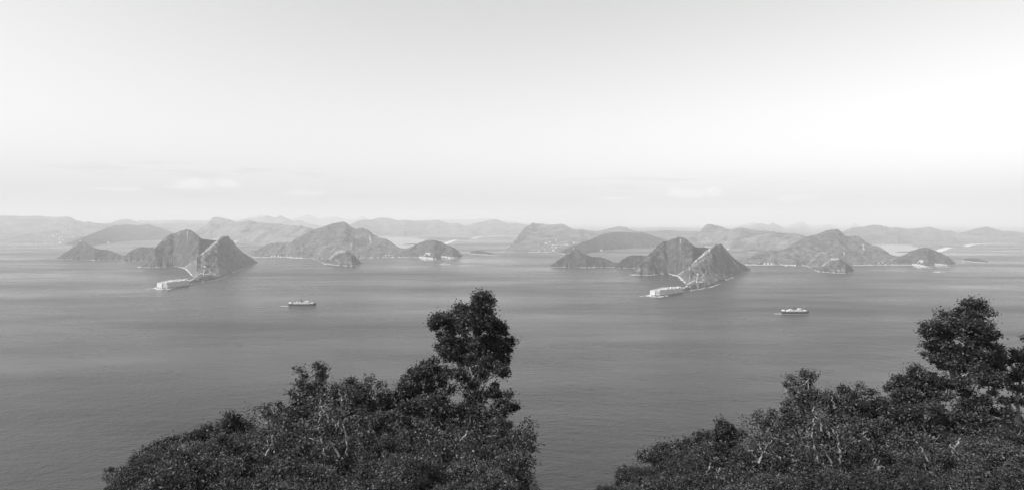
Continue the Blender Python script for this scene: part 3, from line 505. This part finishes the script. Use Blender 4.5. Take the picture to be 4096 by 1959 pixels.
for o, half in ((ship, 'right'), (ship2, 'left')):
    x, y = shift([(3181, 1253)], half)[0]; p = seaP(x, y); o.location = p; o.rotation_euler.z = math.atan2(-p[0], p[1])*.0 + .02
    s_ = (112*p[1]/F)/67.0; o.scale = (s_, s_, s_); o['label'] = 'long dark steamship with white upperworks and one funnel crossing the bay, ' + half + ' half'; o['group'] = 'steamships'
    b_ = mat('wake_water', .11, .3) if half == 'right' else bpy.data.materials['wake_water']
    strip('wake', half, [(3020, 1252.8), (3060, 1253.1), (3126, 1253.8)], 2.6, b_, z=.1, jag=.5, seed=55)
    strip('bow_wave', half, [(3118, 1253.2), (3130, 1255.4), (3160, 1256.2), (3200, 1256.4), (3236, 1255.2)], .45, foam, z=.25, jag=1.1, seed=56, gaps=1.)
    strip('stern_foam', half, [(3096, 1253.2), (3124, 1254.4)], 4.2, foam, z=.25, jag=1.0, seed=57)

# ------------------------------------------------------------------ near hillside
KN = [(1900, 2330), (2200, 2250), (2420, 1985), (2562, 1885), (2800, 1840), (3000, 1815), (3200, 1795), (3500, 1780), (3800, 1755), (4096, 1730), (4130, 1740)]
def yG(px):
    px = np.asarray(px, float)
    xs = [p[0] for p in KN]; ys = [p[1] for p in KN]
    r = np.interp(px, xs + [4900], ys + [1700])
    lx = [p[0] - 1972 for p in KN[:-2]] + [2030, 2080, 2170]; ly = [p[1] - 30 for p in KN[:-2]] + [1720, 1860, 2300]
    l_ = np.interp(px, lx, ly); return np.minimum(np.where(px > 2150, r, 2330), np.where(px < 2235, l_, 2330))
def ground(px, Y):
    Y = np.asarray(Y, float); X = (np.asarray(px, float) - XC)/F*Y
    dz = (yG(px) - YH)/F*45
    return H - dz + .2*(45 - np.minimum(Y, 45)) - .9*np.maximum(Y - 45, 0) + .35*fbm(X/2.5, Y/2.5, 3, 71)
gp = np.linspace(-1600, 5700, 620); gy = np.concatenate([np.linspace(2, 45, 60), 45 + np.geomspace(1, 290, 40)])
PX, GY = np.meshgrid(gp, gy); GZ = ground(PX, GY); GX = (PX - XC)/F*GY
mesh_np('hillside', np.stack([GX, GY, np.maximum(GZ, -2.5)], -1).reshape(-1, 3), gridquads(len(gy), len(gp)), M['soil'], smooth=True, kind='structure')

def leaf_mesh(c, size, up=.35, seed=0):
    """c: n x 3 leaf positions; every leaf is one pointed quad, bent along its middle"""
    r = np.random.default_rng(seed); n_ = len(c)
    d = r.normal(size=(n_, 3)); d[:, 2] = d[:, 2]*.7 - .15; d /= np.linalg.norm(d, axis=1)[:, None]
    nn = r.normal(size=(n_, 3)); nn[:, 2] += up*2.2; s = np.cross(d, nn); s /= np.linalg.norm(s, axis=1)[:, None] + 1e-6
    ln = (size*(.6 + .9*r.random(n_)))[:, None]; w = ln*.27
    v = np.stack([c - d*ln*.5, c + s*w, c + d*ln*.5, c - s*w], 1).reshape(-1, 3)
    return v, np.arange(n_*4).reshape(-1, 4)
def crown_points(lobes, dens, seed, clump=.42):
    r = np.random.default_rng(seed); out = []; cl = []
    for (cx, cy_, cz, rx, ry, rz) in lobes:
        area = math.pi*rx*rz; nc = max(8, int(area*4.6/clump**2*.16)); 
        u = r.normal(size=(nc, 3)); u /= np.linalg.norm(u, axis=1)[:, None]
        u[:, 2] = np.where(u[:, 2] < -.85, -u[:, 2], u[:, 2])
        rad = (.38 + .67*r.random(nc)**.6)*(1 + .22*vnoise(u[:, 0]*2.3 + cx, u[:, 2]*2.3 + cz, seed) - .08)
        cc_ = np.array([cx, cy_, cz]) + u*rad[:, None]*np.array([rx, ry, rz]); cl.append(cc_)
        nl = int(dens*area/nc) + 1
        for q in cc_:
            k_ = int(nl*r.uniform(.5, 1.6)); s = clump*r.uniform(.55, 1.25)
            out.append(q + r.normal(size=(k_, 3))*np.array([s, s, s*.75])*.5)
    return np.concatenate(out), np.concatenate(cl)
def wob(a, b_, n_, j, r):
    a = Vector(a); b_ = Vector(b_); pts = [a.lerp(b_, i/n_) for i in range(n_ + 1)]
    for i in range(1, n_): pts[i] += Vector((r.uniform(-j, j), r.uniform(-j, j), r.uniform(-j*.5, j*.5)))
    return pts
def make_tree(name, Y, lobes_px, label, leaf='leaf', size=.145, dens=820, seed=0, bark='barkdark', trunks=1, basex=None, group=None, clump=.42):
    """lobes_px: crown lobes as (x, y, half width, half height, depth offset in metres), traced in the right half"""
    r = random.Random(seed); k = Y/F
    bx = basex if basex is not None else sum(l_[0] for l_ in lobes_px)/len(lobes_px)
    gz = float(ground(bx, Y)); B = Vector(((bx - XC)*k, Y, gz - .15))
    root = empty(name, B, label=label + ', right half', cat='tree', group=group)
    lobes = []
    for l_ in lobes_px:
        x, y, rx, ry = l_[:4]; dy = l_[4] if len(l_) > 4 else 0; p = Vector(P(x, y, Y + dy)) - B
        lobes.append((p.x, p.y, p.z, rx*k, rx*k*.85, ry*k))
    c, cl = crown_points(lobes, dens, seed, clump); v, q = leaf_mesh(c, size, seed=seed)
    mesh_np('crown', v, q, M[leaf], root)
    top = max(l_[2] for l_ in lobes); tr = .06 + .010*top
    for t_ in range(trunks):
        fx = r.uniform(-.4, .4) if t_ else 0
        mid = Vector((sum(l_[0] for l_ in lobes)/len(lobes)*.5 + fx*2, sum(l_[1] for l_ in lobes)/len(lobes)*.5, min(l_[2] for l_ in lobes)*.55 + .3))
        pts = wob((fx, 0, -1), mid, 4, .12, r); MB().tube(pts, [tr*(1.3 - .11*i) for i in range(5)], 7).build('trunk', M[bark], root)
        for l_ in (lobes if t_ == 0 else lobes[:1]):
            pt = wob(mid, (l_[0], l_[1], l_[2]), 4, .16*l_[3], r); br = MB().tube(pt, [tr*(.75 - .12*i) for i in range(5)], 6)
            sel = [tuple(cl[r.randrange(len(cl))]) for _ in range(26)]
            sel = [s for s in sel if (Vector(s) - Vector(l_[:3])).length < max(l_[3:])*1.3][:9]
            for s in sel: br.tube(wob(pt[r.randrange(2, 5)], s, 3, .1*l_[3], r), [tr*.3, tr*.2, tr*.13, tr*.06], 4)
            br.build('branch', M[bark], root)
    return root
TREES = []
def T(*a, **kw): TREES.append((make_tree(*a, **kw), a[1], kw.get('basex') if kw.get('basex') is not None else sum(l_[0] for l_ in a[2])/len(a[2]), a[3])); return TREES[-1][0]
T('tall_tree', 42, [(3878, 1290, 88, 84), (3840, 1370, 120, 96), (3925, 1390, 72, 92, .6), (3742, 1332, 60, 52), (3760, 1400, 54, 56), (3800, 1440, 64, 56), (3900, 1228, 42, 38), (3850, 1445, 84, 52), (3930, 1470, 60, 50), (3785, 1430, 44, 46), (3965, 1440, 40, 60)], 'tallest tree with broad dark crown standing high against the sea', leaf='leaf', seed=1, basex=3880, dens=1150)
T('leafy_tree', 41, [(3665, 1545, 98, 72), (3715, 1575, 72, 74), (3605, 1590, 66, 62), (3650, 1640, 90, 60)], 'wide dome shaped dark tree just left of the tallest tree', leaf='leafdark', seed=2)
T('leafy_tree', 40, [(3455, 1604, 76, 58), (3425, 1655, 70, 60), (3500, 1660, 56, 56)], 'rounded tree between the dome tree and the flat topped tree', leaf='leaf', seed=3)
T('leafy_tree', 41, [(3378, 1583, 30, 32), (3368, 1650, 40, 52)], 'narrow dark tree with a small pointed crown right of the flat topped tree', leaf='leafdark', seed=4)
T('leafy_tree', 41.5, [(3322, 1590, 24, 34), (3318, 1660, 40, 55)], 'slim dark tree tucked directly beside the flat topped tree', leaf='leafdark', seed=5)
T('flat_topped_tree', 42, [(3232, 1520, 66, 32), (3208, 1550, 66, 28, .5), (3182, 1596, 52, 36), (3248, 1592, 46, 34), (3215, 1630, 60, 34)], 'flat topped spreading tree with layered crown rising over the slope', leaf='leafpale', seed=6, basex=3215, dens=600, clump=.4)
T('leafy_tree', 40.5, [(3185, 1665, 52, 42), (3240, 1690, 44, 42), (3150, 1700, 40, 36)], 'bushy tree filling the slope directly below the flat topped tree', leaf='leaf', seed=7)
T('leafy_tree', 42, [(3070, 1668, 54, 34), (3005, 1690, 44, 34), (3112, 1690, 36, 34)], 'low spreading tree with bare twigs left of the flat topped tree', leaf='leafpale', seed=8, dens=360, bark='bark', trunks=2)
T('leafy_tree', 43, [(2905, 1715, 44, 30), (2868, 1735, 44, 34), (2940, 1745, 40, 34)], 'small round tree halfway down the left end of the slope', leaf='leafdark', seed=9)
T('leafy_tree', 43.5, [(2810, 1755, 46, 26), (2765, 1780, 40, 22)], 'low shrubby tree second from the bottom left end of the slope', leaf='leaf', seed=10)
T('leafy_tree', 44, [(2700, 1785, 46, 20), (2640, 1800, 44, 20), (2585, 1822, 40, 18)], 'lowest shrubby tree at the very bottom left end of the slope', leaf='leafdark', seed=11)
T('leafy_tree', 39, [(3850, 1500, 90, 52), (3930, 1530, 70, 60), (3800, 1560, 60, 56)], 'dense tree spreading directly under the tallest tree', leaf='leaf', seed=12)
T('leafy_tree', 38, [(3955, 1640, 74, 62), (3880, 1660, 60, 60)], 'dark leafy tree below the tallest tree at the right edge of the slope', leaf='leafdark', seed=13)
T('leafy_tree', 37, [(3700, 1660, 80, 56), (3620, 1690, 66, 56), (3770, 1700, 56, 52)], 'broad tree in front of the dome shaped tree', leaf='leaf', seed=14)
T('leafy_tree', 36, [(3520, 1720, 66, 52), (3450, 1735, 52, 48)], 'pale leaved tree in front of the rounded tree', leaf='leafpale', seed=15)
tr_ = random.Random(21); ZONE = ('near the left end of the slope', 'left of the pale trunks', 'among the pale trunks', 'right of the pale trunks', 'below the dome shaped tree', 'below the tallest tree')
for ri, (y0, xs, Yt, tier) in enumerate(((1735, (3110, 3290, 3400, 3560, 3790, 3960), 37.5, 'upper'), (1800, (2880, 3030, 3160, 3420, 3600, 3760, 3900, 4040), 34.5, 'middle'), (1880, (2640, 2790, 2950, 3120, 3330, 3500, 3690, 3850, 4010), 31.5, 'lowest'))):
    for i, x_ in enumerate(xs):
        x_ += tr_.uniform(-22, 22); y_ = y0 + tr_.uniform(-18, 14) - (x_ - 3300)*.05 + max(0, 2950 - x_)*.08; w_ = tr_.uniform(46, 74)*38/Yt
        lf = tr_.choice(('leaf', 'leafpale', 'leafdark', 'leaf')); lob = [(x_, y_, w_, w_*.72), (x_ + w_*tr_.uniform(-.8, -.5), y_ + w_*.5, w_*.62, w_*.5, .4), (x_ + w_*tr_.uniform(.5, .8), y_ + w_*.45, w_*.6, w_*.5, -.4)]
        T('leafy_tree', Yt + tr_.uniform(-.8, .8), lob, {'leaf': 'bushy', 'leafpale': 'pale', 'leafdark': 'dark'}[lf] + ' low tree, ' + ORD[i] + ' from the left in the ' + tier + ' tier of the slope', leaf=lf, seed=60 + ri*20 + i, bark='bark' if tr_.random() < .6 else 'barkdark', trunks=tr_.choice((1, 2)), dens=600, size=.125, group='low trees crowding the near slope')
NR = len(TREES)
R_only = [make_tree('leafy_tree', 43, [(4070, 1480, 66, 60), (4050, 1560, 60, 70), (4100, 1400, 50, 50)], 'dark tree cut by the right edge of the picture', leaf='leafdark', seed=16)]
# pale bare stems that lean out of the thicket
def stem(Y, pts, label, seed, forks=()):
    r = random.Random(seed); w = [Vector(P(x, y, Y)) for x, y in pts]; B = w[0].copy()
    root = empty('bare_tree', B, label=label + ', right half', cat='tree')
    fine = [w[0]]
    for a, b_ in zip(w[:-1], w[1:]): fine += wob(a, b_, 3, .06, r)[1:]
    m_ = len(fine); MB().tube([p - B for p in fine], [.058*(1 - .62*i/m_) for i in range(m_)], 6).build('trunk', M['bark'], root)
    for f in forks:
        q = [Vector(P(x, y, Y + r.uniform(-.3, .3))) - B for x, y in f]; fine = [q[0]]
        for a, b_ in zip(q[:-1], q[1:]): fine += wob(a, b_, 3, .05, r)[1:]
        MB().tube(fine, [.036*(1 - .7*i/len(fine)) for i in range(len(fine))], 5).build('branch', M['bark'], root)
    ends = [w[-1] - B] + [Vector(P(*f[-1], Y)) - B for f in forks]; c = []
    rr = np.random.default_rng(seed)
    for e in ends: c.append(np.array(e) + rr.normal(size=(170, 3))*np.array([.5, .5, .28]))
    v, q = leaf_mesh(np.concatenate(c), .12, seed=seed); mesh_np('crown', v, q, M['leafpale'], root)
    TREES.append((root, Y, pts[0][0], label)); return root
stem(31, [(3362, 1850), (3360, 1800), (3352, 1752), (3342, 1728), (3355, 1700)], 'pale upright bare trunk with a forked top near the middle', 31, [[(3352, 1752), (3332, 1725), (3322, 1708)]])
stem(31, [(3275, 1850), (3262, 1800), (3258, 1765), (3246, 1740), (3252, 1700), (3255, 1672)], 'pale crooked bare trunk left of the forked one', 32, [[(3262, 1800), (3235, 1785), (3215, 1778)], [(3246, 1740), (3222, 1745)]])
stem(31, [(3330, 1855), (3305, 1812), (3285, 1790)], 'short pale trunk leaning left between the crooked and forked trunks', 33)
stem(32, [(3035, 1850), (3050, 1812), (3068, 1785), (3088, 1755)], 'pale bare tree splitting low in a wide V, lower left', 34, [[(3050, 1812), (3040, 1788), (3036, 1762)], [(3068, 1785), (3052, 1768)]])
stem(36, [(3286, 1722), (3282, 1690), (3262, 1668), (3250, 1640), (3256, 1625)], 'pale bare stem bending below the flat topped tree', 35)
stem(36, [(3340, 1632), (3334, 1608), (3326, 1582)], 'short thin pale stem beside the slim dark tree', 36)
stem(36, [(3318, 1745), (3308, 1712), (3300, 1702)], 'thin pale broken stem right of the bending stem', 37)
stem(30, [(3820, 1840), (3812, 1790), (3835, 1770), (3842, 1750)], 'pale dead stem with a kink low under the tallest tree', 38, [[(3812, 1790), (3795, 1778)]])
stem(30, [(3720, 1850), (3698, 1815), (3680, 1785)], 'pale slanting bare stem at the foot of the broad tree', 39)

# shrubs: eight shapes, placed many times
SH = []
for i in range(8):
    r = np.random.default_rng(200 + i); lobes = [(r.uniform(-.5, .5), r.uniform(-.4, .4), .6 + r.uniform(0, .5), .75, .7, .55) for _ in range(3)]
    c, cl = crown_points(lobes, 1000, 200 + i, .3); v, q = leaf_mesh(c, .085, seed=i)
    me = mesh_np('foliage', v, q, M[('leaf', 'leafpale', 'leafdark')[i % 3]]); rb = random.Random(i); s = MB()
    for _ in range(9): s.tube(wob((0, 0, -.5), tuple(cl[rb.randrange(len(cl))]), 3, .08, rb), [.03, .025, .018, .008], 4)
    sm_ = s.mesh('stem', M['bark' if i % 3 == 1 else 'barkdark']); SH.append((me.data, sm_)); bpy.data.objects.remove(me)
LOW = [(2250, 1960), (2420, 1890), (2562, 1835), (2700, 1810), (2800, 1785), (2900, 1760), (3000, 1740), (3150, 1720), (3300, 1710), (3450, 1700), (3600, 1690), (3800, 1660), (4000, 1640), (4130, 1620)]
r = random.Random(5)
def shrub(px, Y, s, half):
    ii = r.randrange(8); me, sm_ = SH[ii]; fr_ = (px - HALF[half][0] - 2300)/1830
    lab = ('dull', 'pale', 'dark')[ii % 3] + ' ' + ('small ' if s < .7 else 'tall ' if s > 1.1 else '') + 'shrub, ' + ('near', 'middle', 'far')[min(2, int((Y - 19)/8.6))] + ' slope, ' + ('left end', 'left of pale trunks', 'by the pale trunks', 'below dome tree', 'below tallest tree')[max(0, min(4, int(fr_*5)))] + ', ' + half + ' half'
    X = (px - XC)/F*Y; z = float(ground(px, Y))
    e = empty('shrub', (X, Y, z - .12), r.uniform(0, 6.28), label=lab, cat='shrub', group='shrubs on the near slope, ' + half + ' half')
    e.scale = (s, s, s*r.uniform(.8, 1.15))
    link(bpy.data.objects.new('foliage', me), e); link(bpy.data.objects.new('stem', sm_), e)
for half, xa, xb in (('right', 2300, 4130), ('left', 330, 2095)):
    ox = HALF[half][0]; nY = 15
    for j in range(nY):
        Y = 19 + (44.5 - 19)*j/(nY - 1); px = xa + r.uniform(0, 60)
        while px < xb:
            Yj = Y + r.uniform(-.8, .8); g_ = YH + F*(H - float(ground(px, Yj)))/Yj
            lim = np.interp(px - ox, [p[0] for p in LOW], [p[1] for p in LOW]) + HALF[half][1]
            s = r.uniform(.75, 1.25); topy = g_ - 1.55*s*F/Yj
            if topy < lim: s *= max(.25, (g_ - lim)/(g_ - topy))
            if g_ > lim + 8 and topy < 1990 and s > .3: shrub(px, Yj, s, half)
            px += r.uniform(.8, 1.25)*1.75*F/Yj
# left-half copies of every tree
for root, Y, bx, lab in TREES:
    c = copy_tree(root); dx = -1972/F*Y; c.location = (root.location.x + dx, Y, root.location.z + 30/F*Y); c['label'] = lab + ', left half'
    c.rotation_euler.z = 0.0
# undergrowth: uncountable small leaves over the whole slope
for half, xa, xb in (('right', 2300, 4140), ('left', 330, 2110)):
    rr = np.random.default_rng(9 if half == 'right' else 10); n_ = 110000
    px = rr.uniform(xa, xb, n_); Y = 45 - 27*rr.random(n_); z = ground(px, Y) + rr.random(n_)**1.6*np.clip(.25 + .7*vnoise(px*.02, Y*1.3, 3), .1, 1)
    v, q = leaf_mesh(np.stack([(px - XC)/F*Y, Y, z], 1), .09, seed=77); mesh_np('undergrowth', v, q, M['leaf'], kind='stuff')
